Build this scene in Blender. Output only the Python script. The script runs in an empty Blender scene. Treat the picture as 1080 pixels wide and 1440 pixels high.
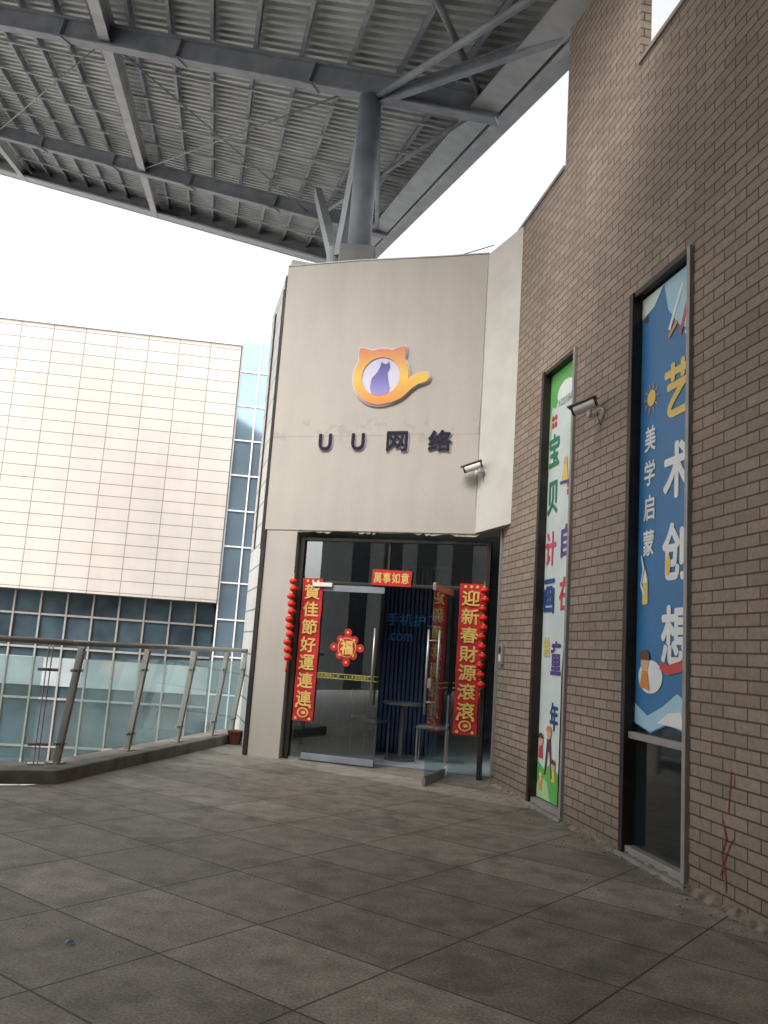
import bpy, math, random
from mathutils import Vector as V, Matrix
random.seed(7)
sc=bpy.context.scene
sc.view_settings.view_transform='Standard'
try: sc.view_settings.look='None'
except Exception: pass
sc.view_settings.exposure=0

# ------------------------------------------------------------ materials
def new_mat(name):
    m=bpy.data.materials.new(name); m.use_nodes=True
    nt=m.node_tree; b=nt.nodes['Principled BSDF']
    return m,nt,b
def N(nt,t,**k):
    n=nt.nodes.new(t)
    for a,v in k.items(): setattr(n,a,v)
    return n
def rgb(c): return (c[0],c[1],c[2],1)
def simple(name,col,rough=.6,metal=0,var=.12,scale=6,bump=0,spec=.4):
    m,nt,b=new_mat(name)
    tc=N(nt,'ShaderNodeTexCoord'); no=N(nt,'ShaderNodeTexNoise'); no.inputs['Scale'].default_value=scale; no.inputs['Detail'].default_value=2
    nt.links.new(tc.outputs['Object'],no.inputs['Vector'])
    mr=N(nt,'ShaderNodeMapRange'); mr.inputs['From Min'].default_value=.3; mr.inputs['From Max'].default_value=.7
    mr.inputs['To Min'].default_value=1-var; mr.inputs['To Max'].default_value=1+var
    nt.links.new(no.outputs['Fac'],mr.inputs['Value'])
    mx=N(nt,'ShaderNodeVectorMath',operation='SCALE'); mx.inputs[0].default_value=col
    nt.links.new(mr.outputs[0],mx.inputs['Scale']); nt.links.new(mx.outputs[0],b.inputs['Base Color'])
    b.inputs['Roughness'].default_value=rough; b.inputs['Metallic'].default_value=metal
    b.inputs['Specular IOR Level'].default_value=spec
    if bump:
        bp=N(nt,'ShaderNodeBump'); bp.inputs['Strength'].default_value=bump; bp.inputs['Distance'].default_value=.01
        nt.links.new(no.outputs['Fac'],bp.inputs['Height']); nt.links.new(bp.outputs[0],b.inputs['Normal'])
    return m
def glass(name,tint,refl=.12,rough=.02,haze=0,hazecol=(.5,.55,.5)):
    m=bpy.data.materials.new(name); m.use_nodes=True; nt=m.node_tree; nt.nodes.clear()
    o=N(nt,'ShaderNodeOutputMaterial'); t=N(nt,'ShaderNodeBsdfTransparent'); t.inputs[0].default_value=rgb(tint)
    g=N(nt,'ShaderNodeBsdfGlossy'); g.inputs['Roughness'].default_value=rough; g.inputs['Color'].default_value=(.9,.95,.95,1)
    mx=N(nt,'ShaderNodeMixShader'); lw=N(nt,'ShaderNodeLayerWeight'); lw.inputs['Blend'].default_value=.35
    mr=N(nt,'ShaderNodeMapRange'); mr.inputs['To Min'].default_value=refl; mr.inputs['To Max'].default_value=min(1,refl+.5)
    nt.links.new(lw.outputs['Fresnel'],mr.inputs['Value']); nt.links.new(mr.outputs[0],mx.inputs[0])
    last=t
    if haze:
        d=N(nt,'ShaderNodeBsdfDiffuse'); d.inputs[0].default_value=rgb(hazecol)
        tl=N(nt,'ShaderNodeBsdfTranslucent'); tl.inputs[0].default_value=rgb(hazecol)
        m0=N(nt,'ShaderNodeMixShader'); m0.inputs[0].default_value=.6; nt.links.new(d.outputs[0],m0.inputs[1]); nt.links.new(tl.outputs[0],m0.inputs[2])
        m1=N(nt,'ShaderNodeMixShader')
        tc=N(nt,'ShaderNodeTexCoord'); no=N(nt,'ShaderNodeTexNoise'); no.inputs['Scale'].default_value=1.3; no.inputs['Detail'].default_value=3
        nt.links.new(tc.outputs['Object'],no.inputs['Vector'])
        r2=N(nt,'ShaderNodeMapRange'); r2.inputs['From Min'].default_value=.35; r2.inputs['From Max'].default_value=.65; r2.inputs['To Min'].default_value=haze*.6; r2.inputs['To Max'].default_value=min(1,haze*1.3)
        nt.links.new(no.outputs['Fac'],r2.inputs['Value']); nt.links.new(r2.outputs[0],m1.inputs[0])
        nt.links.new(t.outputs[0],m1.inputs[1]); nt.links.new(m0.outputs[0],m1.inputs[2]); last=m1
    nt.links.new(last.outputs[0],mx.inputs[1]); nt.links.new(g.outputs[0],mx.inputs[2]); nt.links.new(mx.outputs[0],o.inputs[0])
    return m
def mulcol(nt,a,fac_out,b_in,lo,hi,fmin=.3,fmax=.7):
    mr=N(nt,'ShaderNodeMapRange'); mr.inputs['From Min'].default_value=fmin; mr.inputs['From Max'].default_value=fmax
    mr.inputs['To Min'].default_value=lo; mr.inputs['To Max'].default_value=hi
    nt.links.new(fac_out,mr.inputs['Value'])
    s=N(nt,'ShaderNodeVectorMath',operation='SCALE'); nt.links.new(a,s.inputs[0]); nt.links.new(mr.outputs[0],s.inputs['Scale'])
    return s.outputs[0]
def noise(nt,vec,scale,detail=2):
    n=N(nt,'ShaderNodeTexNoise'); n.inputs['Scale'].default_value=scale; n.inputs['Detail'].default_value=detail
    nt.links.new(vec,n.inputs['Vector']); return n.outputs['Fac']
def brick_mat(name,c1,c2,mort,w,h,ms,off=.5,bump=.6,rough=.75,grime=True,streak=0,blot=.15):
    m,nt,b=new_mat(name)
    tc=N(nt,'ShaderNodeTexCoord'); sp=N(nt,'ShaderNodeSeparateXYZ'); cb=N(nt,'ShaderNodeCombineXYZ')
    nt.links.new(tc.outputs['Object'],sp.inputs[0])
    ad=N(nt,'ShaderNodeMath',operation='ADD'); nt.links.new(sp.outputs['X'],ad.inputs[0]); nt.links.new(sp.outputs['Y'],ad.inputs[1])
    nt.links.new(ad.outputs[0],cb.inputs['X']); nt.links.new(sp.outputs['Z'],cb.inputs['Y'])
    br=N(nt,'ShaderNodeTexBrick'); br.offset=off
    br.inputs['Color1'].default_value=rgb(c1); br.inputs['Color2'].default_value=rgb(c2); br.inputs['Mortar'].default_value=rgb(mort)
    br.inputs['Scale'].default_value=1; br.inputs['Mortar Size'].default_value=ms; br.inputs['Mortar Smooth'].default_value=.1
    br.inputs['Brick Width'].default_value=w; br.inputs['Row Height'].default_value=h; br.inputs['Bias'].default_value=0
    nt.links.new(cb.outputs[0],br.inputs['Vector'])
    c=br.outputs['Color']
    c=mulcol(nt,c,noise(nt,tc.outputs['Object'],.9),None,1-blot,1+blot*.7)
    c=mulcol(nt,c,noise(nt,tc.outputs['Object'],25),None,1-blot,1+blot*.8)
    if streak:
        mp=N(nt,'ShaderNodeMapping'); mp.inputs['Scale'].default_value=(1.6,1.6,.10); nt.links.new(tc.outputs['Object'],mp.inputs[0])
        c=mulcol(nt,c,noise(nt,mp.outputs[0],1,3),None,1-streak,1+streak*.5)
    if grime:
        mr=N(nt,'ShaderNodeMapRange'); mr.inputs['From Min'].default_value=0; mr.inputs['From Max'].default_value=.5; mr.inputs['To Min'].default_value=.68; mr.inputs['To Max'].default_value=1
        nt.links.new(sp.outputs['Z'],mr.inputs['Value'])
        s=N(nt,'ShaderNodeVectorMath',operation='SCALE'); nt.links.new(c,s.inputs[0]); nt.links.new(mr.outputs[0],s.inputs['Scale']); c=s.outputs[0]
    nt.links.new(c,b.inputs['Base Color']); b.inputs['Roughness'].default_value=rough
    if bump:
        bp=N(nt,'ShaderNodeBump'); bp.inputs['Strength'].default_value=bump; bp.inputs['Distance'].default_value=.008; bp.invert=True
        nt.links.new(br.outputs['Fac'],bp.inputs['Height']); nt.links.new(bp.outputs[0],b.inputs['Normal'])
    return m

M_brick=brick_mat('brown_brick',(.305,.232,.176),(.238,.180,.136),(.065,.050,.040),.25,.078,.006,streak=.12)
M_panel=brick_mat('facade_panels',(.515,.465,.415),(.49,.44,.39),(.20,.175,.155),1.32,.5,.018,off=0,bump=0,grime=False,rough=.5,streak=.05,blot=.04)
M_white_tile=brick_mat('white_tile_cladding',(.54,.53,.50),(.50,.49,.46),(.16,.16,.16),2.0,.3,.012,off=0,bump=0,grime=False,rough=.5)
def plaster():
    m,nt,b=new_mat('cream_plaster'); tc=N(nt,'ShaderNodeTexCoord')
    mp=N(nt,'ShaderNodeMapping'); mp.inputs['Scale'].default_value=(5,5,.5); nt.links.new(tc.outputs['Object'],mp.inputs[0])
    base=N(nt,'ShaderNodeRGB'); base.outputs[0].default_value=(.405,.367,.318,1)
    c=mulcol(nt,base.outputs[0],noise(nt,mp.outputs[0],1),None,.955,1.03)
    c=mulcol(nt,c,noise(nt,tc.outputs['Object'],1.1),None,.95,1.04)
    c=mulcol(nt,c,noise(nt,tc.outputs['Object'],60),None,.97,1.03)
    sp=N(nt,'ShaderNodeSeparateXYZ'); nt.links.new(tc.outputs['Object'],sp.inputs[0])
    def near(z,lo,hi):
        m1=N(nt,'ShaderNodeMath',operation='SUBTRACT'); m1.inputs[1].default_value=z; nt.links.new(sp.outputs['Z'],m1.inputs[0])
        m2=N(nt,'ShaderNodeMath',operation='ABSOLUTE'); nt.links.new(m1.outputs[0],m2.inputs[0])
        mr=N(nt,'ShaderNodeMapRange'); mr.inputs['From Min'].default_value=hi; mr.inputs['From Max'].default_value=lo; nt.links.new(m2.outputs[0],mr.inputs['Value']); return mr.outputs[0]
    sc_=N(nt,'ShaderNodeMapRange'); sc_.inputs['From Min'].default_value=.54; sc_.inputs['From Max'].default_value=.60; nt.links.new(noise(nt,tc.outputs['Object'],7,4),sc_.inputs['Value'])
    mm=N(nt,'ShaderNodeMath',operation='MULTIPLY'); nt.links.new(near(4.05,.10,.2),mm.inputs[0]); nt.links.new(sc_.outputs[0],mm.inputs[1])
    c=mulcol(nt,c,mm.outputs[0],None,1,.88,0,1)
    c=mulcol(nt,c,near(3.985,.003,.008),None,1,.78,0,1)
    nt.links.new(c,b.inputs['Base Color']); b.inputs['Roughness'].default_value=.8
    return m
M_plaster=plaster()
def paving():
    m,nt,b=new_mat('granite_paving'); tc=N(nt,'ShaderNodeTexCoord')
    mp=N(nt,'ShaderNodeMapping'); mp.vector_type='TEXTURE'; mp.inputs['Rotation'].default_value=(0,0,math.radians(-38)); mp.inputs['Location'].default_value=(.2,.1,0)
    nt.links.new(tc.outputs['Object'],mp.inputs[0])
    br=N(nt,'ShaderNodeTexBrick'); br.offset=0
    br.inputs['Color1'].default_value=(.240,.210,.178,1); br.inputs['Color2'].default_value=(.192,.168,.142,1); br.inputs['Mortar'].default_value=(.045,.038,.032,1)
    br.inputs['Scale'].default_value=1; br.inputs['Mortar Size'].default_value=.006; br.inputs['Brick Width'].default_value=.8; br.inputs['Row Height'].default_value=.6
    nt.links.new(mp.outputs[0],br.inputs['Vector'])
    sp=N(nt,'ShaderNodeSeparateXYZ'); nt.links.new(mp.outputs[0],sp.inputs[0])
    d=N(nt,'ShaderNodeMath',operation='DIVIDE'); d.inputs[1].default_value=.6; nt.links.new(sp.outputs['Y'],d.inputs[0])
    fl=N(nt,'ShaderNodeMath',operation='FLOOR'); nt.links.new(d.outputs[0],fl.inputs[0])
    md=N(nt,'ShaderNodeMath',operation='FLOORED_MODULO'); md.inputs[1].default_value=4; nt.links.new(fl.outputs[0],md.inputs[0])
    lt=N(nt,'ShaderNodeMath',operation='LESS_THAN'); lt.inputs[1].default_value=.5; nt.links.new(md.outputs[0],lt.inputs[0])
    c=mulcol(nt,br.outputs['Color'],lt.outputs[0],None,1,1.28,0,1)
    c=mulcol(nt,c,noise(nt,tc.outputs['Object'],.8),None,.82,1.14)
    c=mulcol(nt,c,noise(nt,tc.outputs['Object'],6,4),None,.74,1.22)
    c=mulcol(nt,c,noise(nt,tc.outputs['Object'],75,2),None,.6,1.38)
    c=mulcol(nt,c,noise(nt,mp.outputs[0],2.6,4),None,.72,1.0,.37,.46)
    vo=N(nt,'ShaderNodeTexVoronoi'); vo.inputs['Scale'].default_value=5; nt.links.new(tc.outputs['Object'],vo.inputs['Vector'])
    c=mulcol(nt,c,vo.outputs['Distance'],None,.6,1.0,.03,.075)
    nt.links.new(c,b.inputs['Base Color']); b.inputs['Roughness'].default_value=.62
    bp=N(nt,'ShaderNodeBump'); bp.inputs['Strength'].default_value=.5; bp.inputs['Distance'].default_value=.006; bp.invert=True; nt.links.new(br.outputs['Fac'],bp.inputs['Height'])
    nt.links.new(bp.outputs[0],b.inputs['Normal'])
    return m
M_pave=paving()
M_conc=simple('concrete',(.22,.21,.20),.85,var=.2,scale=3)
M_kerb=simple('kerb_stone',(.16,.145,.125),.8,var=.35,scale=5,bump=.3)
M_steel=simple('grey_painted_steel',(.21,.225,.25),.5,.0,var=.2,scale=3)
M_steel_l=simple('light_painted_steel',(.34,.35,.36),.5,0,var=.15,scale=3)
M_deck=simple('metal_deck',(.40,.42,.41),.45,.1,var=.2,scale=1.5)
M_inox=simple('stainless_steel',(.34,.32,.29),.35,.7,var=.1,scale=4)
M_dark=simple('dark_bronze_metal',(.035,.028,.024),.45,.4,var=.2,scale=6)
M_greyfr=simple('grey_aluminium_frame',(.30,.28,.26),.5,.3,var=.1)
M_darkglass=simple('dark_window_glass',(.012,.015,.016),.05,0,var=.1,spec=.6)
M_teal=simple('tinted_curtain_glass',(.045,.068,.080),.08,.0,var=.5,scale=.7,spec=.9)
M_blueglass=simple('blue_mirror_glass',(.30,.40,.49),.08,.7,var=.15,scale=.5)
M_white=simple('white_paint',(.66,.65,.62),.6,var=.05)
M_red=simple('red_paper',(.46,.012,.015),.6,var=.2,scale=9)
M_redl=simple('red_lantern_cloth',(.58,.013,.010),.5,var=.12,scale=30)
M_gold=simple('gold_ink',(.66,.44,.12),.5,.0,var=.1,scale=20)
M_goldp=simple('gold_trim',(.75,.5,.12),.35,.5,var=.1,scale=20)
M_navy=simple('navy_sign_acrylic',(.010,.008,.022),.55,var=.1,spec=.2)
M_outl=simple('pale_letter_edge',(.50,.46,.53),.5,var=.05)
M_door=glass('door_glass',(.60,.70,.70),.15,.01)
M_rail=glass('railing_glass',(.64,.78,.77),.09,.05,haze=.26,hazecol=(.42,.54,.52))
M_int_wall=simple('interior_wall',(.26,.29,.31),.8,var=.1)
M_int_floor=simple('interior_floor',(.10,.10,.10),.3,var=.1)
M_slat=simple('navy_slat_wall',(.045,.065,.135),.5,var=.1)
M_blueled=simple('blue_sign_letters',(.05,.25,.65),.4,var=.05)
M_black=simple('black_plastic',(.02,.02,.02),.4,var=.1)
M_yellow=simple('yellow_tape',(.48,.40,.08),.5,var=.05)
P={}
for k,c in dict(blue=(.035,.165,.36),skyb=(.35,.55,.66),dblue=(.02,.07,.2),white=(.72,.74,.72),yel=(.74,.53,.10),orange=(.65,.23,.05),red=(.55,.06,.06),pink=(.62,.08,.15),
    green=(.12,.42,.10),dgreen=(.03,.20,.10),purple=(.10,.06,.22),navyt=(.03,.07,.22),skin=(.62,.38,.26),brown=(.12,.05,.025),ltgreen=(.38,.55,.28),black=(.02,.02,.025),pale=(.58,.65,.62)).items():
    P[k]=simple('print_'+k,c,.45,var=.08,scale=2.5)

# ------------------------------------------------------------ geometry helpers
COL=sc.collection
def empty(name,mat=None):
    e=bpy.data.objects.new(name,None); COL.objects.link(e); e.empty_display_size=.2
    if mat is not None: e.matrix_world=mat
    return e
def obj(name,verts,faces,mat,parent=None,smooth=False):
    me=bpy.data.meshes.new(name); me.from_pydata([tuple(v) for v in verts],[],faces); me.update()
    o=bpy.data.objects.new(name,me); COL.objects.link(o)
    if mat: me.materials.append(mat)
    if parent: o.parent=parent
    if smooth:
        for p in me.polygons: p.use_smooth=True
    return o
BF=[(0,3,2,1),(4,5,6,7),(0,1,5,4),(1,2,6,5),(2,3,7,6),(3,0,4,7)]
def boxv(x0,x1,y0,y1,z0,z1):
    return [(x0,y0,z0),(x1,y0,z0),(x1,y1,z0),(x0,y1,z0),(x0,y0,z1),(x1,y0,z1),(x1,y1,z1),(x0,y1,z1)]
def boxes(name,lst,mat,parent=None,bevel=0):
    vs=[];fs=[]
    for b in lst:
        n=len(vs); vs+=boxv(*b); fs+=[tuple(i+n for i in f) for f in BF]
    o=obj(name,vs,fs,mat,parent)
    if bevel:
        m=o.modifiers.new('bev','BEVEL'); m.width=bevel; m.segments=2; m.limit_method='ANGLE'
    return o
def box(name,x0,x1,y0,y1,z0,z1,mat,parent=None,bevel=0): return boxes(name,[(x0,x1,y0,y1,z0,z1)],mat,parent,bevel)
def seg(vs,fs,p0,p1,w,h,up=V((0,0,1)),off=(0,0)):
    p0=V(p0);p1=V(p1);d=(p1-p0).normalized();s=d.cross(up).normalized();u=s.cross(d).normalized()
    n=len(vs)
    for p in (p0,p1):
        for a,b in ((-1,-1),(1,-1),(1,1),(-1,1)):
            vs.append(p+s*(off[0]+a*w/2)+u*(off[1]+b*h/2))
    fs+= [(n,n+1,n+2,n+3),(n+7,n+6,n+5,n+4),(n,n+4,n+5,n+1),(n+1,n+5,n+6,n+2),(n+2,n+6,n+7,n+3),(n+3,n+7,n+4,n)]
def ibeam(vs,fs,p0,p1,w,h,up,t=.03):
    seg(vs,fs,p0,p1,w,t,up,(0,-h/2+t/2)); seg(vs,fs,p0,p1,w,t,up,(0,h/2-t/2)); seg(vs,fs,p0,p1,t,h-2*t-.002,up)
def tube(vs,fs,p0,p1,r,n=12,r2=None,cap=True):
    p0=V(p0);p1=V(p1);d=(p1-p0).normalized();a=V((0,0,1)) if abs(d.z)<.9 else V((1,0,0));s=d.cross(a).normalized();u=s.cross(d)
    r2=r if r2 is None else r2; k=len(vs)
    for p,rr in ((p0,r),(p1,r2)):
        for i in range(n):
            t=2*math.pi*i/n; vs.append(p+s*math.cos(t)*rr+u*math.sin(t)*rr)
    for i in range(n): fs.append((k+i,k+(i+1)%n,k+n+(i+1)%n,k+n+i))
    if cap: fs.append(tuple(k+n-1-i for i in range(n))); fs.append(tuple(k+n+i for i in range(n)))
def sph(vs,fs,c,r,sz=1,n=12,m=8):
    c=V(c);k=len(vs)
    for j in range(m+1):
        a=math.pi*j/m
        for i in range(n):
            t=2*math.pi*i/n; vs.append(c+V((math.sin(a)*math.cos(t)*r,math.sin(a)*math.sin(t)*r,math.cos(a)*r*sz)))
    for j in range(m):
        for i in range(n): fs.append((k+j*n+i,k+(j+1)*n+i,k+(j+1)*n+(i+1)%n,k+j*n+(i+1)%n))
def frame(ox,oy,dx,dy):
    X=V((dx,dy,0)).normalized(); Y=V((0,0,1)).cross(X)
    m=Matrix.Identity(4)
    for i in range(3): m[i][0]=X[i];m[i][1]=Y[i]
    m[0][3]=ox;m[1][3]=oy
    return m
def flat(name,pts,y,mat,parent,thick=.0):
    n=len(pts)
    return obj(name,[(p[0],y,p[1]) for p in pts],[tuple(range(n))],mat,parent)
def disc(cx,cz,rx,rz=None,n=28,a0=0,a1=2*math.pi):
    rz=rx if rz is None else rz
    return [(cx+rx*math.cos(a0+(a1-a0)*i/n),cz+rz*math.sin(a0+(a1-a0)*i/n)) for i in range(n)]
def txt(s,cx,cz,w,h,y,mat,parent,bold=.0,extr=0,name=None):
    """lettering: glyph outline thickened by overlaying slightly shifted copies (bold is a fraction of the height)"""
    cu=bpy.data.curves.new('t','FONT'); cu.body=s; cu.size=1; cu.resolution_u=3
    o=bpy.data.objects.new('t',cu); COL.objects.link(o)
    bpy.context.view_layer.update()
    dg=bpy.context.evaluated_depsgraph_get(); me=bpy.data.meshes.new_from_object(o.evaluated_get(dg))
    bpy.data.objects.remove(o)
    if len(me.vertices)==0: return None
    xs=[v.co.x for v in me.vertices]; ys=[v.co.y for v in me.vertices]
    mx,Mx,my,My=min(xs),max(xs),min(ys),max(ys)
    r_=bold*h
    sx=(w-2*r_)/max(Mx-mx,1e-3); sy=(h-2*r_)/max(My-my,1e-3)
    base=[((v.co.x-(mx+Mx)/2)*sx,(v.co.y-(my+My)/2)*sy) for v in me.vertices]
    polys=[tuple(p.vertices) for p in me.polygons]
    offs=[(0,0)] if r_==0 else [(r_*math.cos(i*math.pi/4),r_*math.sin(i*math.pi/4)) for i in range(8)]
    vs=[];fs=[]
    for i,(dx,dz) in enumerate(offs):
        n=len(vs); vs+=[(cx+a+dx,y-.0001*i,cz+b+dz) for a,b in base]; fs+=[tuple(k+n for k in p) for p in polys]
    ob=obj(name or 'lettering',vs,fs,mat,parent)
    if extr:
        md=ob.modifiers.new('s','SOLIDIFY'); md.thickness=extr; md.offset=0
    return ob

# ------------------------------------------------------------ camera
f=1200.0;p=math.atan(196/f);r=math.radians(3.9);H=1.35
Fv=V((0,math.cos(p),math.sin(p)));U0=V((0,-math.sin(p),math.cos(p)));R0=V((1,0,0))
Rv=math.cos(r)*R0+math.sin(r)*U0;Uv=-math.sin(r)*R0+math.cos(r)*U0
cam=bpy.data.cameras.new('camera'); co=bpy.data.objects.new('camera',cam); COL.objects.link(co)
mw=Matrix.Identity(4)
for i in range(3): mw[i][0]=Rv[i];mw[i][1]=Uv[i];mw[i][2]=-Fv[i]
mw[2][3]=H; co.matrix_world=mw
cam.sensor_fit='VERTICAL'; cam.sensor_height=36; cam.lens=36*f/1440; cam.clip_end=3000; cam.clip_start=.05
sc.camera=co

# ------------------------------------------------------------ ground
obj('ground',[(-1500,-1500,-5),(1500,-1500,-5),(1500,1500,-5),(-1500,1500,-5)],[(0,1,2,3)],M_conc)
poly=[(-12,3.9),(-2.95,7.72),(-2.72,8.0),(-1.75,12.6),(-1.75,24),(12,24),(12,-14),(-12,-14)]
n=len(poly)
vs=[(x,y,0) for x,y in poly]+[(x,y,-5) for x,y in poly]
obj('terrace_floor',vs,[tuple(range(n-1,-1,-1))]+[(i,(i+1)%n,n+(i+1)%n,n+i) for i in range(n)],M_pave)
random.seed(11); vs=[];fs=[]
def crumb(x,y,s):
    k=len(vs); a0=random.uniform(0,6.28)
    for i in range(4):
        a=a0+i*1.57+random.uniform(-.3,.3); vs.append((x+s*random.uniform(.5,1)*math.cos(a),y+s*random.uniform(.5,1)*math.sin(a),.0015))
    vs.append((x,y,.002+s*random.uniform(.3,.6))); fs.extend([(k,k+1,k+4),(k+1,k+2,k+4),(k+2,k+3,k+4),(k+3,k,k+4)])
for i in range(260):
    s_=random.uniform(0,6); o_=abs(random.gauss(0,.16))+.05
    crumb(1.40+.1685*s_-.9857*o_,9.6-.9857*s_-.1685*o_,random.uniform(.004,.014))
for i in range(170): crumb(random.uniform(-2.2,1.6),random.uniform(2.8,9.4),random.uniform(.003,.009))
obj('gravel_debris',vs,fs,simple('grit',(.17,.14,.11),.9,var=.6,scale=3))

# ------------------------------------------------------------ brick wall
random.seed(7)
BM=frame(1.40,9.6,.1685,-.9857)
bw=empty('brick_wall',BM)
TOP=6.43
w1=(1.07,1.93,.0,4.32); w2=(3.06,3.99,.0,4.35)
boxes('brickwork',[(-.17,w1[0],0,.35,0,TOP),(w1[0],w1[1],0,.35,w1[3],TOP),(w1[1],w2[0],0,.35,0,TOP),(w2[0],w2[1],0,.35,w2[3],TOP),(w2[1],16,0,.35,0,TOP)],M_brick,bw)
box('brick_pylon',1.44,3.09,0,.10,TOP+.002,13,M_brick,bw)
boxes('coping',[(-.17,1.437,-.02,.37,TOP,TOP+.04),(3.093,16,-.02,.37,TOP,TOP+.04)],M_greyfr,bw)
for k,(a,b,c,d) in enumerate((w1,w2)):
    t=.045
    boxes('window_frame_dark_%d'%k,[(a+.001,a+t+.02,-.035,.12,c+.03,d-.001),(a+t+.02,b-t,-.02,.10,d-t,d-.001)],M_dark,bw,.004)
    boxes('window_frame_grey_%d'%k,[(b-t,b-.001,-.03,.12,c+.03,d-.001),(a+t+.02,b-t,-.01,.1,c+.03,c+.08)],M_greyfr,bw,.004)
    box('window_glass_%d'%k,a+t+.02,b-t,.06,.07,c+.08,d-t,M_darkglass,bw)
    box('window_sill_%d'%k,a-.03,b+.03,-.05,.12,c+.0,c+.03,M_conc,bw)
boxes('window_transom',[(w2[0]+.065,w2[1]-.045,.0,.055,.84,.89)],M_greyfr,bw,.003)
vs=[];fs=[]
x=-.15;pts=[]
while x<6.5:
    pts.append((x,random.uniform(.012,.055),random.uniform(.01,.05))); x+=random.uniform(.03,.10)
for (x,z,yy) in pts: vs+=[(x,-yy-.02,.0),(x,-yy*.6,z*.7),(x,-.002,z)]
for i in range(len(pts)-1):
    a=3*i;b=a+3; fs+=[(a,b,b+1,a+1),(a+1,b+1,b+2,a+2)]
obj('mortar_skirting',vs,fs,simple('old_mortar',(.17,.14,.11),.95,var=.5,scale=14,bump=.8),bw)
M_redp=simple('red_paint_marks',(.17,.045,.035),.7,var=.5,scale=20)
def stroke(nm,pl_,w,mat,par,y=-.004):
    vs=[];fs=[]
    for i,(x,z) in enumerate(pl_):
        ww=w*random.uniform(.5,1.2)
        vs+=[(x-ww/2,y,z-ww*.3),(x+ww/2,y,z+ww*.3)]
        if i: a=2*(i-1); fs.append((a,a+1,a+3,a+2))
    obj(nm,vs,fs,mat,par)
stroke('paint_mark_a',[(4.42,.10),(4.40,.22),(4.37,.3),(4.42,.4),(4.38,.5)],.025,M_redp,bw)
stroke('paint_mark_b',[(4.36,.18),(4.43,.33),(4.49,.42)],.025,M_redp,bw)
stroke('paint_mark_c',[(4.36,.62),(4.43,.66),(4.49,.72)],.015,M_redp,bw)
stroke('paint_mark_d',[(4.44,.55),(4.45,.66),(4.47,.8)],.012,M_redp,bw)

# ------------------------------------------------------------ posters in the windows
ps=empty('art_class_poster',BM)
a,b=w2[0]+.066,w2[1]-.046; Y=.052
flat('sheet',[(a,.95),(a+.25,.90),(a+.5,.98),(b,.93),(b,4.29),(a,4.29)],Y,P['blue'],ps)
flat('top_wash',[(a+.35,4.285),(b-.003,4.285),(b-.003,3.65),(b-.12,3.80),(b-.25,3.88),(a+.42,4.05)],Y-.003,P['skyb'],ps)
flat('top_corner',[(a+.003,4.285),(a+.35,4.285),(a+.2,4.16),(a+.003,4.12)],Y-.003,P['pale'],ps)
for i,(cx,cz,l,an,c) in enumerate([(3.66,4.02,.34,1.0,'white'),(3.79,3.92,.30,1.15,'red'),(3.87,3.84,.2,.9,'white'),(3.62,3.86,.14,.6,'orange')]):
    dx,dz=math.cos(an)*l/2,math.sin(an)*l/2; nx,nz=-math.sin(an)*.018,math.cos(an)*.018
    flat('brush_%d'%i,[(cx-dx-nx,cz-dz-nz),(cx+dx-nx,cz+dz-nz),(cx+dx*1.2,cz+dz*1.2),(cx+dx+nx,cz+dz+nz),(cx-dx+nx,cz-dz+nz)],Y-.006-.0005*i,P[c],ps)
flat('rust_dot',disc(3.2,4.1,.03),Y-.005,P['brown'],ps)
for ch,z,c in (('艺',3.39,'yel'),('术',2.78,'white'),('创',2.19,'white'),('想',1.60,'white')):
    txt(ch,3.70,z,.38,.42,Y-.005,P[c],ps,bold=.032)
flat('yel_dash',disc(3.60,2.10,.035,.08),Y-.008,P['yel'],ps)
flat('red_swash',[(3.5,1.36),(3.62,1.32),(3.8,1.35),(3.92,1.42),(3.92,1.48),(3.78,1.42),(3.62,1.39),(3.52,1.42)],Y-.008,P['red'],ps)
for ch,z in (('美',3.10),('学',2.83),('启',2.56),('蒙',2.29)): txt(ch,3.30,z,.17,.20,Y-.005,P['white'],ps,bold=.02)
flat('sun',disc(3.31,3.42,.065),Y-.006,P['yel'],ps)
for i in range(10):
    t=i*.628; flat('ray_%d'%i,[(3.31+.08*math.cos(t-.12),3.42+.08*math.sin(t-.12)),(3.31+.13*math.cos(t),3.42+.13*math.sin(t)),(3.31+.08*math.cos(t+.12),3.42+.08*math.sin(t+.12))],Y-.006,P['orange'],ps)
flat('pencil',[(3.22,1.83),(3.30,1.83),(3.30,2.02),(3.26,2.10),(3.22,2.02)],Y-.006,P['yel'],ps)
flat('pencil_tip',[(3.22,1.99),(3.30,1.99),(3.26,2.10)],Y-.009,P['white'],ps)
stroke('ribbon',[(3.2,2.2),(3.24,2.1),(3.2,1.98),(3.26,1.9)],.02,P['white'],ps,Y-.011)
flat('cloud',disc(3.36,1.30,.18,.12)+[],Y-.006,P['white'],ps)
flat('girl_face',disc(3.28,1.40,.06,.07),Y-.009,P['skin'],ps); flat('girl_hair',disc(3.28,1.43,.075,.065,a0=-.2,a1=3.4),Y-.012,P['brown'],ps)
flat('girl_dress',[(3.21,1.22),(3.36,1.20),(3.32,1.34),(3.24,1.34)],Y-.010,P['orange'],ps)
flat('wave',[(a+.003,.96),(a+.25,.91),(a+.5,.99),(b-.003,.94),(b-.003,1.12),(b-.2,1.2),(b-.4,1.1),(a+.2,1.02),(a+.003,1.1)],Y-.004,P['skyb'],ps)
flat('wave2',[(a+.35,.98),(b-.1,.97),(b-.15,1.08),(a+.5,1.06)],Y-.007,P['white'],ps)

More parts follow.
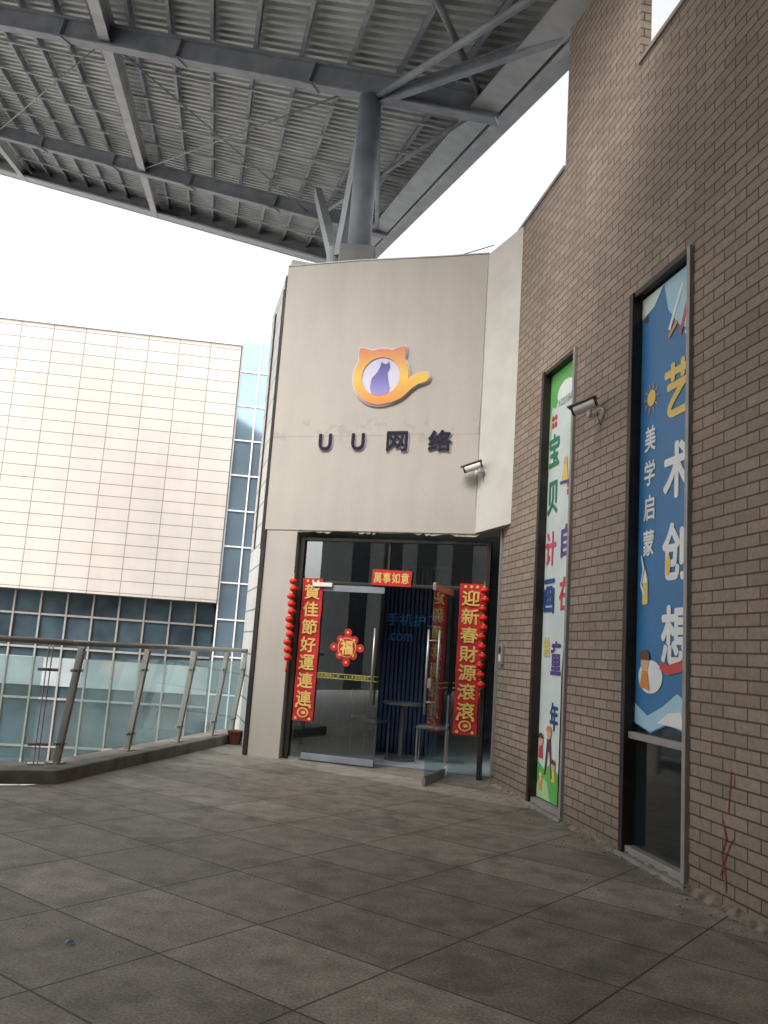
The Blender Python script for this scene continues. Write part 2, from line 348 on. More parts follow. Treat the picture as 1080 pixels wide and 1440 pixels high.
pc=empty('childrens_art_poster',BM)
a,b=w1[0]+.066,w1[1]-.046
flat('sheet',[(a,.09),(1.66,.09),(1.66,1.25),(1.72,1.9),(b,2.05),(b,4.27),(a,4.27)],Y,P['pale'],pc)
flat('green_top',[(a+.002,4.268),(b-.002,4.268),(b-.002,3.95),(1.72,3.98),(1.6,4.08),(1.42,4.02),(1.28,3.9),(1.18,3.93),(a+.002,3.8)],Y-.003,P['green'],pc)
flat('green_arc',[(a+.002,3.8),(1.18,3.93),(1.2,3.75),(1.16,3.4),(a+.002,3.2)],Y-.0035,P['ltgreen'],pc)
flat('cloud_top',disc(1.55,4.0,.22,.12),Y-.006,P['white'],pc)
txt('多艺绘术美术馆',1.58,3.92,.42,.07,Y-.008,P['dgreen'],pc)
for ch,z,c in (('宝',3.46,'dgreen'),('贝',2.97,'dgreen'),('计',2.46,'pink'),('画',1.99,'navyt')): txt(ch,1.29,z,.27,.34,Y-.006,P[c],pc,bold=.026)
txt('绘',1.28,1.5,.16,.2,Y-.006,P['yel'],pc,bold=.02)
for ch,z,c in (('自',2.50,'purple'),('在',2.0,'red'),('童',1.40,'purple')): txt(ch,1.68 if ch!='童' else 1.52,z,.26,.32,Y-.006,P[c],pc,bold=.026)
txt('年',1.52,.86,.2,.26,Y-.006,P['navyt'],pc,bold=.026)
def flower(cx,cz,r_,c,par):
    for i in range(4):
        t=.785+i*1.571; flat('petal',disc(cx+r_*math.cos(t),cz+r_*math.sin(t),r_*.62,n=12),Y-.006,P[c],par)
flower(1.27,3.76,.05,'red',pc); flower(1.72,3.0,.05,'red',pc)
flat('child_a_head',disc(1.60,3.28,.05),Y-.006,P['skin'],pc); flat('child_a_body',[(1.52,3.1),(1.68,3.08),(1.64,3.25),(1.56,3.25)],Y-.007,P['yel'],pc); flat('child_a_skate',[(1.48,3.07),(1.74,3.05),(1.74,3.08),(1.48,3.1)],Y-.008,P['navyt'],pc)
flat('hill',[(a+.002,.092),(1.658,.092),(1.658,.36),(1.5,.44),(1.32,.36),(a+.002,.42)],Y-.003,P['green'],pc)
flat('hill_b',[(a+.002,.092),(1.5,.092),(1.4,.25),(1.25,.3),(a+.002,.2)],Y-.005,P['ltgreen'],pc)
for i,(x,z,s,c1,c2) in enumerate([(1.22,.62,.07,'brown','red'),(1.42,.70,.07,'orange','navyt'),(1.55,.42,.06,'brown','yel'),(1.25,.28,.05,'yel','orange')]):
    flat('kid_body_%d'%i,[(x-s*.8,z-s*2.4),(x+s*.8,z-s*2.4),(x+s*.5,z-s*.6),(x-s*.5,z-s*.6)],Y-.007,P[c2],pc)
    flat('kid_head_%d'%i,disc(x,z,s*.8),Y-.009,P['skin'],pc); flat('kid_hair_%d'%i,disc(x,z+s*.25,s*.9,s*.7,a0=-.1,a1=3.25),Y-.011,P[c1],pc)
flat('easel',[(1.33,.32),(1.36,.32),(1.42,.62),(1.50,.30),(1.53,.30),(1.46,.66),(1.38,.66)],Y-.0085,P['brown'],pc)

# ------------------------------------------------------------ entrance building
DM=frame(-1.05,10.66,.948,-.317)
eb=empty('entrance_building',DM)
inv=DM.inverted()
def L(x,y): q=inv@V((x,y,0)); return (q.x,q.y)
e1=L(1.425,9.43)
top=[(-.45,6.33),(.0,6.33),(.55,6.33),(1.1,6.31),(1.7,6.29),(2.27,6.28)]
vs=[];fs=[]
yf=-.06
for x,z in top: vs+=[(x,yf,2.78),(x,yf,z),(x,.35,z),(x,.35,2.78)]
for i in range(len(top)-1):
    a=4*i;b=a+4; fs+=[(a,b,b+1,a+1),(a+1,b+1,b+2,a+2),(a+2,b+2,b+3,a+3),(a+3,b+3,b,a)]
fs.append((0,1,2,3))
obj('sign_wall',vs,fs,M_plaster,eb)
vs=[];fs=[]
for (x0,z0),(x1,z1) in zip(top[:-1],top[1:]): seg(vs,fs,(x0,.14,z0+.009),(x1,.14,z1+.009),.42,.015)
obj('parapet_flashing',vs,fs,M_greyfr,eb)
ex,ey=e1
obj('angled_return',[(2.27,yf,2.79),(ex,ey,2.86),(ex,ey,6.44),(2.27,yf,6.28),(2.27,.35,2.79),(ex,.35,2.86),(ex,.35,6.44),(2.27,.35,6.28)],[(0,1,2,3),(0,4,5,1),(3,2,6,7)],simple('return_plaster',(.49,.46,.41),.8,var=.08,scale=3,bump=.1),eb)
M_crack=simple('crack_shadow',(.10,.09,.08),.9,var=.3)
stroke('crack',[(2.262,6.1),(2.258,5.2),(2.263,4.6),(2.255,4.1),(2.262,3.6),(2.256,3.1)],.006,M_crack,eb,-.0615)
box('pillar',-.42,.0,-.05,.35,0,2.778,M_plaster,eb)
boxes('corner_trim',[(-.48,-.422,-.07,.02,0,2.775),(-.475,-.452,-.07,-.02,2.775,6.2)],M_dark,eb,.004)
vs=[];fs=[];x=.0;pp=[]
while x<2.35: pp.append((x,random.uniform(2.742,2.775))); x+=random.choice((.02,.03,.05,.2))
for x,z in pp: vs+=[(x,-.045,z),(x,-.045,2.779)]
fs=[(2*i,2*i+2,2*i+3,2*i+1) for i in range(len(pp)-1)]
obj('peeling_edge',vs,fs,simple('peeling_render',(.42,.36,.28),.9,var=.4,scale=20),eb)
sw=empty('clad_side_wall',frame(-1.98,12.95,.51,-2.09))
Ls=math.hypot(.51,2.09)
box('cladding',0,Ls-.02,.0,.3,-.0,6.5,M_white_tile,sw)
boxes('dark_strips',[(.55,.62,-.02,.0-.001,2.7,6.3),(1.5,1.58,-.02,-.001,2.6,6.3)],M_dark,sw)
# glazing
boxes('frames',[(.03,.085,.02,.10,.0,2.70),(2.40,2.45,.02,.10,0,2.70),(.085,2.40,.02,.10,2.66,2.70),(1.185,1.215,.04,.08,2.15,2.66),(.085,2.4,.035,.085,2.125,2.16)],M_dark,eb,.003)
def pane(nm,l,y,mat,par): 
    vs=[];fs=[]
    for x0,x1,z0,z1 in l:
        n=len(vs); vs+=[(x0,y,z0),(x1,y,z0),(x1,y,z1),(x0,y,z1)]; fs.append((n,n+1,n+2,n+3))
    obj(nm,vs,fs,mat,par)
pane('fixed_glass',[(.085,.235,.03,2.124),(2.055,2.40,.03,2.124),(.085,1.184,2.162,2.658),(1.216,2.40,2.162,2.658)],.058,M_door,eb)
boxes('fixed_glass_rails',[(.085,.235,.04,.08,.0,.03),(2.055,2.40,.04,.08,0,.03)],M_inox,eb)
box('door_closer_box',.24,.50,-.0,.05,2.09,2.14,M_white,eb,.005)
pane('leaf_glass_closed',[(.245,1.17,.09,2.04)],.058,M_door,eb)
boxes('leaf_rails_closed',[(.245,1.17,.04,.076,.012,.09),(.245,1.17,.04,.076,2.04,2.118)],M_steel,eb,.003)
def handle(nm,x,y,z0,z1,par,mat=M_inox):
    vs=[];fs=[]; tube(vs,fs,(x,y,z0),(x,y,z1),.014,10)
    for z in (z0+.12,z1-.12): tube(vs,fs,(x,y,z),(x,y+.06 if y<.05 else y-.06,z),.009,8)
    obj(nm,vs,fs,mat,par,True)
handle('pull_closed',1.10,-.01,.72,1.62,eb)
for a0,a1 in ((.26,1.16),(2.07,2.38)):
    boxes('safety_tape',[(a0,a1,.046,.0515,1.045,1.051),(a0,a1,.046,.0515,.989,.995)],M_yellow,eb)
txt('18:1多彩网络汇方',.48,1.02,.38,.045,.05,M_yellow,eb); txt('18:1多彩网络汇方',.92,1.02,.38,.045,.05,M_yellow,eb)
OM=frame(.60,9.20,.277,.82)
ol=empty('open_glass_door',OM)
Lw=math.hypot(.277,.82)
pane('leaf_glass',[(0,Lw,.09,2.04)],0,M_door,ol)
boxes('leaf_rails',[(0,Lw,-.018,.018,.012,.09),(0,Lw,-.018,.018,2.04,2.118)],M_inox,ol,.003)
vs=[];fs=[]
for y in (-.06,.06):
    tube(vs,fs,(.09,y,.72),(.09,y,1.62),.014,10)
for z in (.85,1.5): tube(vs,fs,(.09,-.06,z),(.09,.06,z),.009,8)
obj('pull_bars',vs,fs,M_inox,ol,True)
box('lock_patch',0,.12,-.02,.02,1.0,1.1,M_inox,ol,.003)
boxes('safety_tape',[(.0,Lw,-.009,-.0065,1.045,1.051),(.0,Lw,-.009,-.0065,.989,.995)],M_yellow,ol)
boxes('room_shell',[(-.4,4.6,.36,4.8,-.001+.006,.012),(-.4,4.6,.36,4.8,2.9,2.95),(-.4,-.35,.36,4.8,.012,2.9),(4.6,4.65,.36,4.8,.012,2.9),(-.4,4.6,4.8,4.85,.012,2.9)],M_int_wall,eb)
boxes('roof_and_upper_floor',[(-.42,5.5,.36,8,3.0,6.2)],M_conc,eb)
sl=empty('slatted_feature_wall',DM)
boxes('slats',[(.72+i*.06,.72+i*.06+.036,1.55,1.6,.02,2.5) for i in range(13)],M_slat,sl)
box('back_board',.68,1.52,1.61,1.64,.02,2.52,M_slat,sl)
txt('手机护卫',1.12,1.80,.76,.17,1.53,M_blueled,sl,bold=.02); txt('.com',.95,1.56,.36,.11,1.53,M_blueled,sl,bold=.03)
tb=empty('cafe_table',DM)
vs=[];fs=[]; tube(vs,fs,(1.22,.95,.70),(1.22,.95,.73),.26,24); tube(vs,fs,(1.22,.95,.03),(1.22,.95,.70),.03,10); tube(vs,fs,(1.22,.95,.012),(1.22,.95,.035),.2,20)
obj('top_and_pedestal',vs,fs,simple('table_laminate',(.09,.09,.09),.4),tb)
def chair(x,y,rot):
    c=empty('cafe_chair',DM@Matrix.Translation((x,y,.012))@Matrix.Rotation(rot,4,'Z'))
    boxes('seat_and_back',[(-.2,.2,-.2,.2,.42,.46),(-.2,.2,.17,.2,.5,.85)],M_int_floor,c,.01)
    vs=[];fs=[]
    for a in (-.18,.18):
        for b in (-.18,.18): tube(vs,fs,(a,b,0),(a,b,.42 if b<0 else .8),.012,8)
    obj('legs',vs,fs,M_inox,c)
chair(1.62,1.0,-1.4); chair(.75,1.1,1.4)

# logo
lg=empty('cat_logo_sign',DM)
def grad_mat(name,stops,z0,z1):
    m,nt,b=new_mat(name); tc=N(nt,'ShaderNodeTexCoord'); sp=N(nt,'ShaderNodeSeparateXYZ'); nt.links.new(tc.outputs['Object'],sp.inputs[0])
    mr=N(nt,'ShaderNodeMapRange'); mr.inputs['From Min'].default_value=z0; mr.inputs['From Max'].default_value=z1; nt.links.new(sp.outputs['Z'],mr.inputs['Value'])
    cr=N(nt,'ShaderNodeValToRGB'); cr.color_ramp.elements[0].color=rgb(stops[0]); cr.color_ramp.elements[1].color=rgb(stops[-1])
    if len(stops)==3: e=cr.color_ramp.elements.new(.5); e.color=rgb(stops[1])
    nt.links.new(mr.outputs[0],cr.inputs[0]); nt.links.new(cr.outputs[0],b.inputs['Base Color']); b.inputs['Roughness'].default_value=.5
    return m
M_lg=grad_mat('logo_gradient',[(.60,.20,.035),(.64,.40,.04),(.50,.15,.05)],4.38,5.08)
M_cat=grad_mat('logo_purple',[(.28,.22,.45),(.12,.10,.34),(.035,.03,.14)],4.5,4.93)
M_ldisc=grad_mat('logo_lilac_disc',[(.56,.52,.60),(.52,.49,.57),(.40,.38,.52)],4.49,4.98)
cx,cz=.975,4.735
def ring(nm,ro,ri,y0,y1,mat):
    n=64;vs=[];fs=[]
    def rad(t):
        e=0
        for c0 in (math.radians(52),math.radians(128)):
            dlt=abs(t-c0)
            if dlt<.30: e=max(e,(1-dlt/.30)*.13)
        return ro+e
    for i in range(n*2):
        t=2*math.pi*i/(2*n); ro_=rad(t)
        vs+=[(cx+ro_*math.cos(t),y0,cz+ro_*math.sin(t)),(cx+ri*math.cos(t),y0,cz+ri*math.sin(t)),(cx+ro_*math.cos(t),y1,cz+ro_*math.sin(t)),(cx+ri*math.cos(t),y1,cz+ri*math.sin(t))]
    m_=2*n
    for i in range(m_):
        a=4*i;b=4*((i+1)%m_); fs+=[(a,b,b+1,a+1),(a,a+2,b+2,b)]
    obj(nm,vs,fs,mat,lg)
ring('ring_backing',.385,.245,-.085,-.062,M_outl)
ring('ring',.365,.25,-.10,-.0855,M_lg)
flat('inner_disc',disc(cx,cz,.25,n=48),-.090,M_ldisc,lg)
def tail(nm,w0,mat,y0):
    pth=[(cx+.12,cz-.29),(cx+.26,cz-.23),(cx+.36,cz-.13),(cx+.46,cz-.055),(cx+.56,cz-.03)]
    L_=[];R_=[]
    for i,(x,z) in enumerate(pth):
        a_=pth[max(0,i-1)];b_=pth[min(len(pth)-1,i+1)];dx,dz=b_[0]-a_[0],b_[1]-a_[1];l=math.hypot(dx,dz);nx,nz=-dz/l,dx/l
        w=w0*(1+.05*i/4)/2; L_.append((x+nx*w,z+nz*w));R_.append((x-nx*w,z-nz*w))
    ex_,ez_=pth[-1]; cap=[(ex_+w*math.cos(t),ez_+w*math.sin(t)) for t in (1.2,.8,.4,0,-.4,-.8,-1.2)]
    flat(nm,L_+cap+R_[::-1],y0,mat,lg)
tail('tail_backing',.165,M_outl,-.084); tail('tail',.13,M_lg,-.103)
flat('cat_body',[(cx-.10,cz-.235),(cx-.135,cz-.14),(cx-.12,cz-.02),(cx-.05,cz+.06),(cx-.02,cz+.12),(cx+.00,cz+.20),(cx+.03,cz+.165),(cx+.07,cz+.165),(cx+.10,cz+.195),(cx+.115,cz+.11),(cx+.085,cz+.05),(cx+.10,cz-.04),(cx+.13,cz-.16),(cx+.11,cz-.22),(cx,cz-.245)],-.095,M_cat,lg)
lt_=empty('shop_name_lettering',DM)
for ch,x,w,h in (('U',.29,.175,.215),('U',.73,.175,.215),('网',1.24,.27,.25),('络',1.78,.29,.265)):
    bo=.032 if ch=='U' else .022
    txt(ch,x+.007,3.897,w+.010,h+.010,-.069,M_outl,lt_,bold=bo+.008,extr=.010,name='letter_edge')
    txt(ch,x,3.905,w,h,-.084,M_navy,lt_,bold=bo,extr=.010,name='letter')

def couplet(nm,x0,x1,z0,z1,chars,y):
    e=empty(nm,DM); xm=(x0+x1)/2
    n_=14; left=[(x0+random.uniform(-.004,.004),z0+(z1-z0)*i/n_) for i in range(n_+1)]; right=[(x1+random.uniform(-.004,.004),z0+(z1-z0)*i/n_) for i in range(n_+1)]
    vs=[];fs=[]
    for i in range(n_+1):
        yy=y+.004*math.sin(i*1.7)
        vs+=[(left[i][0],yy,left[i][1]),(right[i][0],yy,right[i][1])]
        if i: fs.append((2*i-2,2*i-1,2*i+1,2*i))
    obj('paper',vs,fs,M_red,e)
    step=(z1-z0-.22)/len(chars)
    for i,c in enumerate(chars): txt(c,xm,z1-.06-step*(i+.5),(x1-x0)*.76,step*.86,y-.010,M_gold,e,bold=.022)
    flat('fish_emblem',disc(xm,z0+.10,.075,.06),y-.008,M_gold,e); flat('fish_emblem_inner',disc(xm,z0+.10,.055,.045),y-.011,M_red,e); flat('fish_emblem_eye',disc(xm+.01,z0+.10,.028,.018),y-.013,M_gold,e)
    for i in range(4): flat('border_scroll',disc(xm+(-.09,.09,-.09,.09)[i],z0+(.03,.03,.17,.17)[i],.018,n=10),y-.008,M_gold,e)
    for i in range(3): flat('top_scroll',disc(xm+(-.07,0,.07)[i],z1-.035,.018,n=10),y-.008,M_gold,e)
    return e
couplet('spring_festival_couplet',.10,.37,.46,2.19,'賀佳節好運連連',.03)
couplet('spring_festival_couplet',2.10,2.38,.48,2.20,'迎新春財源滾滾',.03)
hb=empty('spring_festival_banner',DM)
flat('paper',[(1.0,2.14),(1.50,2.13),(1.51,2.32),(1.01,2.33)],.02,M_red,hb)
for i,c in enumerate('萬事如意'): txt(c,1.08+i*.115,2.23,.10,.13,.015,M_gold,hb,bold=.02)
fu=empty('fu_character_decoration',DM)
cx2,cz2=.74,1.37
flat('diamond',[(cx2-.17,cz2),(cx2,cz2-.19),(cx2+.17,cz2),(cx2,cz2+.19)],.045,M_red,fu)
for i in range(8):
    t=i*math.pi/4; rr=.125 if i%2 else .17
    flat('scallop_%d'%i,disc(cx2+rr*math.cos(t),cz2+rr*math.sin(t)*1.05,.05,n=14),.042-.0004*i,M_red,fu)
    flat('scallop_gold_%d'%i,disc(cx2+rr*math.cos(t),cz2+rr*math.sin(t)*1.05,.016,n=10),.035,M_gold,fu)
flat('gold_rim',disc(cx2,cz2,.118),.0365,M_gold,fu); flat('red_centre',disc(cx2,cz2,.110),.034,M_red,fu)
txt('福',cx2,cz2,.165,.175,.029,M_gold,fu,bold=.035)
def lantern_string(x,z0,z1,y):
    e=empty('lantern_string',DM); n_=11; vs=[];fs=[];vg=[];fg=[]
    tube(vg,fg,(x,y,z0-.1),(x,y,z1+.06),.003,6)
    for i in range(n_):
        z=z1-.05-(z1-z0-.1)*i/(n_-1); dx=.014*math.sin(i*2.1)
        sph(vs,fs,(x+dx,y,z),.052,.78); tube(vg,fg,(x+dx,y,z+.036),(x+dx,y,z+.046),.018,8); tube(vg,fg,(x+dx,y,z-.046),(x+dx,y,z-.036),.018,8)
    tube(vs,fs,(x,y,z0-.12),(x,y,z0-.03),.014,8,.006)
    obj('lanterns',vs,fs,M_redl,e,True); obj('caps_and_string',vg,fg,M_goldp,e,True)
lantern_string(.03,1.15,2.18,-.11); lantern_string(2.41,1.0,2.17,-.06)

def seccam(par_m,x,z,y,ang):
    e=empty('security_camera',par_m@Matrix.Translation((x,y,z)))
    vs=[];fs=[]
    tube(vs,fs,(0,0,0),(0,-.025,0),.05,16); tube(vs,fs,(0,-.02,0),(0,-.12,-.03),.016,10); tube(vs,fs,(0,-.12,-.05),(0,-.12,.03),.022,10)
    obj('wall_bracket',vs,fs,M_white,e,True)
    vs=[];fs=[];d=V((math.cos(ang),math.sin(ang),-.35)).normalized(); c=V((0,-.13,.06))
    tube(vs,fs,c-d*.06,c+d*.13,.042,18)
    obj('body',vs,fs,M_white,e,False)
    vs=[];fs=[]; tube(vs,fs,c+d*.131,c+d*.15,.040,18); tube(vs,fs,c-d*.062,c-d*.075,.036,18); obj('lens',vs,fs,M_black,e)
    vs=[];fs=[]; seg(vs,fs,c-d*.07+V((0,0,.05)),c+d*.19+V((0,0,.05)),.10,.010); obj('sun_hood',vs,fs,M_greyfr,e)
    vs=[];fs=[]; pv=None
    for i in range(9):
        t=i/8; q=V((.02+.10*math.sin(t*3.1),-.02-.08*math.sin(t*3.1),.03-.14*t))
        if pv: tube(vs,fs,pv,q,.004,6)
        pv=q
    obj('cable',vs,fs,M_black,e)
seccam(BM,2.52,3.50,0,math.radians(-130))
RM=frame(1.10,9.94,.34,-.54)
seccam(RM,.12,3.50,-.02,math.radians(-140))
ic=empty('door_intercom',BM)
box('body',.02,.13,-.035,-.001,1.30,1.52,M_greyfr,ic,.006); box('screen',.04,.11,-.038,-.0352,1.42,1.49,M_black,ic); box('keypad',.045,.105,-.038,-.0352,1.33,1.40,M_white,ic)
boxes('pipe',[(-.10,-.07,-.03,-.002,.1,2.8)],M_greyfr,empty('cable_conduit',BM))

# ------------------------------------------------------------ canopy
O=V((-.53,11.2,9.46)); d1=V((-.887,.3157,.337)); d2=V((-.2017,.9475,.2482)); nn=d2.cross(d1).normalized()
if nn.z<0: nn=-nn
def CP(a,b,o=0): return O+a*d1+b*d2+o*nn
cn=empty('steel_canopy')
vs=[];fs=[]
C1=(-2.0,15.0); C2=(-5.5,12.7)
k=C2[0]; prof=[]
while k<C2[1]:
    prof+=[(k,.34),(k+.10,.34),(k+.13,.40),(k+.20,.40)]; k+=.23
for b,o in prof: vs+=[CP(C1[0],b,o),CP(C1[1],b,o)]
fs=[(2*i,2*i+1,2*i+3,2*i+2) for i in range(len(prof)-1)]
obj('corrugated_deck',vs,fs,M_deck,cn)
vs=[];fs=[]
a=-1.15
while a<15:
    ibeam(vs,fs,CP(a,C2[0],.25),CP(a,C2[1],.25),.06,.13,nn,.015); a+=.85
obj('purlins',vs,fs,M_steel,cn)
vs=[];fs=[]
for b in (-4.2,-2.6,1.6,3.1,4.6,6.1,9.2,10.9):
    seg(vs,fs,CP(C1[0],b,.15),CP(C1[1],b,.15),.04,.035,nn)
obj('battens',vs,fs,M_steel_l,cn)
vs=[];fs=[]
for b,h,w in ((0,.36,.22),(7.65,.34,.22),(-4.6,.36,.22)): ibeam(vs,fs,CP(C1[0],b,-.06),CP(C1[1],b,-.06),w,h,nn)
obj('main_beams',vs,fs,M_steel,cn)
vs=[];fs=[]
for b in (0,7.65,-4.6):
    for a_ in (1.05,3.6,6.15,8.7,11.25):
        seg(vs,fs,CP(a_-.10,b,-.25),CP(a_+.10,b,-.25),.26,.02,nn); seg(vs,fs,CP(a_-.01,b,-.06),CP(a_+.01,b,-.06),.20,.30,nn)
obj('splice_plates',vs,fs,M_steel,cn)
vs=[];fs=[]
for a_ in (5.2,10.9): ibeam(vs,fs,CP(a_,C2[0],-.02),CP(a_,C2[1],-.02),.20,.28,nn,.02)
obj('cross_beams',vs,fs,M_steel_l,cn)
vs=[];fs=[]
seg(vs,fs,CP(C1[0],12.72,.12),CP(C1[1],12.72,.12),.06,.55,nn); seg(vs,fs,CP(C1[0],12.35,-.12),CP(C1[1],12.35,-.12),.5,.05,nn); seg(vs,fs,CP(C1[0],12.9,.42),CP(C1[1],12.9,.42),.35,.05,nn)
seg(vs,fs,CP(-2.05,C2[0],.12),CP(-2.05,C2[1],.12),.06,.5,nn); seg(vs,fs,CP(-1.75,C2[0],-.10),CP(-1.75,C2[1],-.10),.35,.05,nn)
seg(vs,fs,CP(-2.3,C2[0],.40),CP(-2.3,C2[1],.40),.45,.05,nn)
obj('edge_gutters',vs,fs,M_steel_l,cn)
vs=[];fs=[]
for p0,p1,r_ in ((CP(-.1,0,-.2),CP(-1.7,7.6,-.1),.05),(CP(-1.7,0,-.1),CP(-.2,7.6,-.1),.04),(CP(-.1,0,-.2),CP(-1.9,-4.6,.0),.05),(CP(-1.7,0,0),CP(.9,-4.6,0),.045),(CP(5.2,0,-.1),CP(.2,7.6,-.1),.015),(CP(5.2,7.6,-.1),CP(.2,0,-.1),.015),(CP(5.2,0,-.1),CP(10.5,7.6,-.1),.015)):
    tube(vs,fs,p0,p1,r_,10)
obj('bracing',vs,fs,M_steel,cn,True)
vs=[];fs=[]
tp=CP(0,0,-.25); tube(vs,fs,(tp.x,tp.y,6.2),tp,.165,24)
obj('column',vs,fs,M_steel,cn,True)
box('column_plinth',tp.x-.26,tp.x+.24,tp.y-.25,tp.y+.3,6.2,6.85,M_conc,cn,.02)
vs=[];fs=[]
tube(vs,fs,(-.98,11.6,6.2),(-.98,11.6,7.05),.10,16); 
seg(vs,fs,(-.98,11.6,6.95),CP(.15,5.5,-.2),.14,.2); seg(vs,fs,(-.90,11.5,6.9),(tp.x-.05,tp.y,9.1),.10,.12)
obj('raking_struts',vs,fs,M_steel_l,cn)
vs=[];fs=[]
ibeam(vs,fs,(tp.x+.15,tp.y-.05,9.2),(1.72,8.3,8.15),.10,.15,V((0,0,1)),.02)
obj('tie_beam',vs,fs,M_steel,cn)
box('unseen_shade_roof',-13,4.2,-13,5.3,7.5,7.7,M_deck,cn)  # unseen slab, added to keep sun and sky off the floor and brick wall
vs=[];fs=[];pv=None
for i in range(13):
    t=i/12; q=V((-.45+t*1.6,10.75-t*.75,6.46-.10*math.sin(math.pi*t)+.0*t))
    if pv is not None: tube(vs,fs,pv,q,.006,6)
    pv=q
obj('cable',vs,fs,M_black,empty('parapet_cable'))

# ------------------------------------------------------------ railing
rl=empty('glass_railing')
Pc=V((-2.92,8.17,0)); PA=V((-12,4.33,0)); PB=V((-1.88,12.25,0))
def run(A,B,ts,inw):
    d=(B-A).normalized()
    vs=[];fs=[]
    for t in ts:
        for o in (-.018,.018):
            base=A+d*(t+o); 
            seg(vs,fs,base+V((0,0,.10)),base+inw*.13+V((0,0,1.20)),.06,.008,d)
        b=A+d*t
        seg(vs,fs,b-d*.07+V((0,0,.125)),b+d*.07+V((0,0,.125)),.12,.012)
        for z in (.30,.98):
            q=b+inw*(.13*(z-.1)/1.1)+V((0,0,z)); tube(vs,fs,q-d*.09,q+d*.09,.014,8)
    obj('posts',vs,fs,M_inox,rl)
    ts=sorted(ts); vs=[];fs=[]
    for t0,t1 in zip(ts[:-1],ts[1:]):
        a_=A+d*(t0+.05)+inw*.02;b_=A+d*(t1-.05)+inw*.02
        n=len(vs)
        for q in (a_,b_): 
            vs+= [q+V((0,0,.18)),q+inw*.115+V((0,0,1.09))]
        fs.append((n,n+2,n+3,n+1))
    obj('glass_panels',vs,fs,M_rail,rl)
inB=V((.965,-.262,0)); inA=V((.39,-.92,0))
LA=(Pc-PA).length; LB=(PB-Pc).length
run(Pc,PB,[.10,1.35,2.50,3.45,LB-.12],inB)
run(PA,Pc,[LA-.12-1.25*i for i in range(8)],inA)
vs=[];fs=[]
pts=[PA+inA*.14,Pc+(inA+inB)*.10,PB+inB*.14]
for a_,b_ in zip(pts[:-1],pts[1:]): tube(vs,fs,a_+V((0,0,1.235)),b_+V((0,0,1.235)),.028,14)
sph(vs,fs,pts[1]+V((0,0,1.235)),.030)
obj('handrail',vs,fs,M_inox,rl,True)
kb=empty('terrace_kerb')
cA=[PA+inA*.17,Pc+V((.19,-.30,0)),PB+V((.18,.25,0)),PB+V((-.17,.3,0)),Pc+V((-.13,.12,0)),PA-inA*.15]
vs=[q for q in cA]+[q+V((0,0,.12)) for q in cA]
fs=[(6,7,10,11),(7,8,9,10)]+[(i,(i+1)%6,6+(i+1)%6,6+i) for i in range(6)]
o=obj('kerb',vs,fs,M_kerb,kb); md=o.modifiers.new('b','BEVEL'); md.width=.012; md.segments=2
vs=[];fs=[]; tube(vs,fs,(0,0,0),(0,0,.16),.07,18,.10); tube(vs,fs,(0,0,.16),(0,0,.18),.11,18,.11)
fp=empty('flower_pot',Matrix.Translation((-1.78,11.75,.0))); obj('pot',vs,fs,simple('red_clay',(.13,.03,.02),.6),fp,False)
lp=empty('litter_scrap',Matrix.Translation((-1.26,3.98,.0)))
obj('crumpled_wrapper',[(0,0,.004),(.045,.01,.012),(.035,.03,.006),(.0,.025,.014),(.02,.014,.022)],[(0,1,4),(1,2,4),(2,3,4),(3,0,4)],simple('blue_wrapper',(.12,.2,.35),.4),lp)

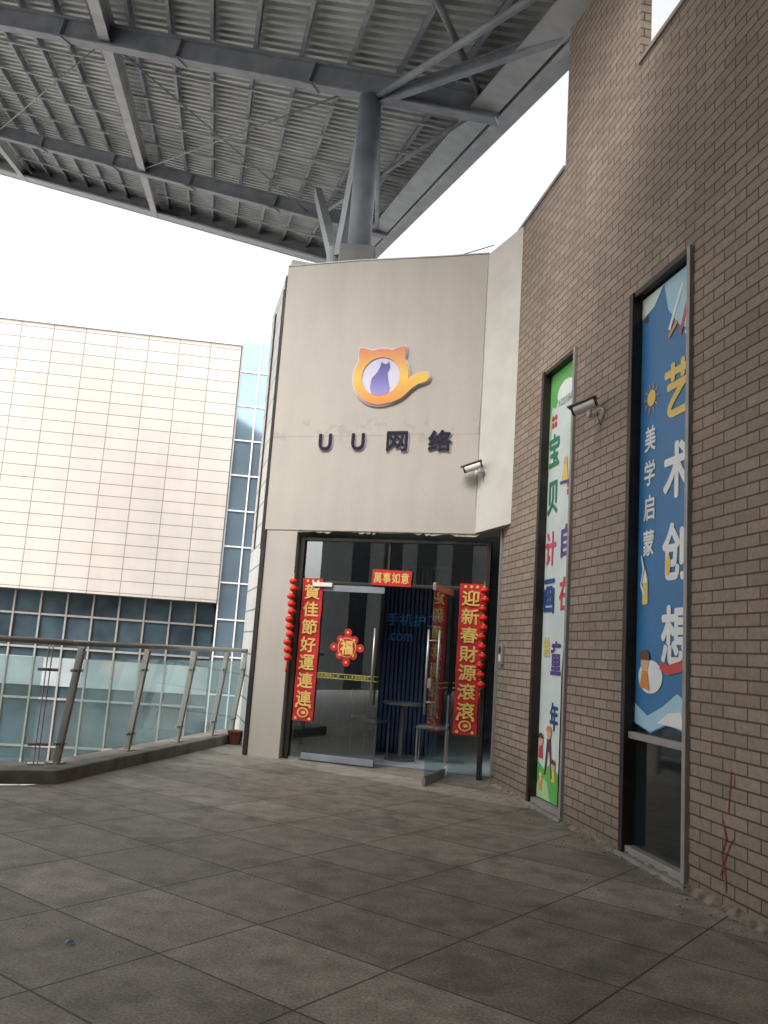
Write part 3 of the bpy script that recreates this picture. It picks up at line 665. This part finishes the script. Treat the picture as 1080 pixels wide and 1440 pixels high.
# ------------------------------------------------------------ office building opposite
fb=empty('office_building',frame(-6.75,36,.990,.139))
box('panel_facade',-45,0,0,14,2.9,14.2,M_panel,fb)
box('parapet_coping',-45.05,.02,-.06,14.05,14.2,14.32,M_white,fb)
box('lower_glazing',-45,-.1,.8,13,-5,2.88,M_teal,fb)
lst=[(-45+i*1.05,-45+i*1.05+.07,.68,.798,-5,2.88) for i in range(43)]
lst+=[(-45,-.1,.70,.797,z,z+.08) for z in (-3.4,-1.5,.55,1.9)]
boxes('mullions',lst,M_greyfr,fb)
boxes('spandrels',[(-45,-.1,.74,.799,-.95,.2),(-45,-.1,.74,.799,-5,-4.2)],simple('pale_spandrel',(.30,.33,.33),.5,var=.25,scale=.6),fb)
boxes('piers',[(-17.6,-17.0,.3,.79,-5,2.88),(-26.6,-26,.3,.79,-5,2.88)],M_white,fb)
random.seed(3)
boxes('window_blinds',[(-45+i*1.05+.08,-45+i*1.05+1.04,.785,.798,random.choice((.65,1.3,1.7)),1.88) for i in range(42) if random.random()<.3],simple('blinds',(.16,.17,.17),.7),fb)
box('glass_tower',.02,9,.2,13,-5,14.45,M_blueglass,fb)
boxes('tower_mullions',[(.02+i*.8,.02+i*.8+.06,.12,.198,-5,14.45) for i in range(10)]+[(.02,9,.14,.199,z,z+.06) for z in [-4+i*1.55 for i in range(12)]],M_white,fb)
rb=empty('office_block',frame(30,-26,-1,.05))
box('walls',0,60,0,12,-5,17,simple('grey_render',(.30,.30,.29),.8,var=.1,scale=.3),rb)
boxes('window_strips',[(1+i*2.4,2.3+i*2.4,-.05,-.002,-4,16) for i in range(24)],M_darkglass,rb)

# ------------------------------------------------------------ light
w=bpy.data.worlds.new('World'); sc.world=w; w.use_nodes=True; nt=w.node_tree
bg=nt.nodes['Background']; sky=N(nt,'ShaderNodeTexSky'); sky.sky_type='NISHITA'; sky.sun_disc=False
el,az=50,-150
sky.sun_elevation=math.radians(el); sky.sun_rotation=math.radians(az); sky.air_density=1.0; sky.dust_density=6; sky.ozone_density=1
hs=N(nt,'ShaderNodeHueSaturation'); hs.inputs['Saturation'].default_value=.08; hs.inputs['Value'].default_value=2.95
nt.links.new(sky.outputs[0],hs.inputs['Color']); nt.links.new(hs.outputs[0],bg.inputs[0]); bg.inputs[1].default_value=.15
sd=bpy.data.lights.new('sun','SUN'); sd.energy=.8; sd.angle=math.radians(25); sd.color=(1,.96,.90)
so=bpy.data.objects.new('sun',sd); COL.objects.link(so)
a_=math.radians(az); e_=math.radians(el)
dirv=V((math.sin(a_)*math.cos(e_),math.cos(a_)*math.cos(e_),math.sin(e_)))
so.rotation_euler=dirv.to_track_quat('Z','Y').to_euler()
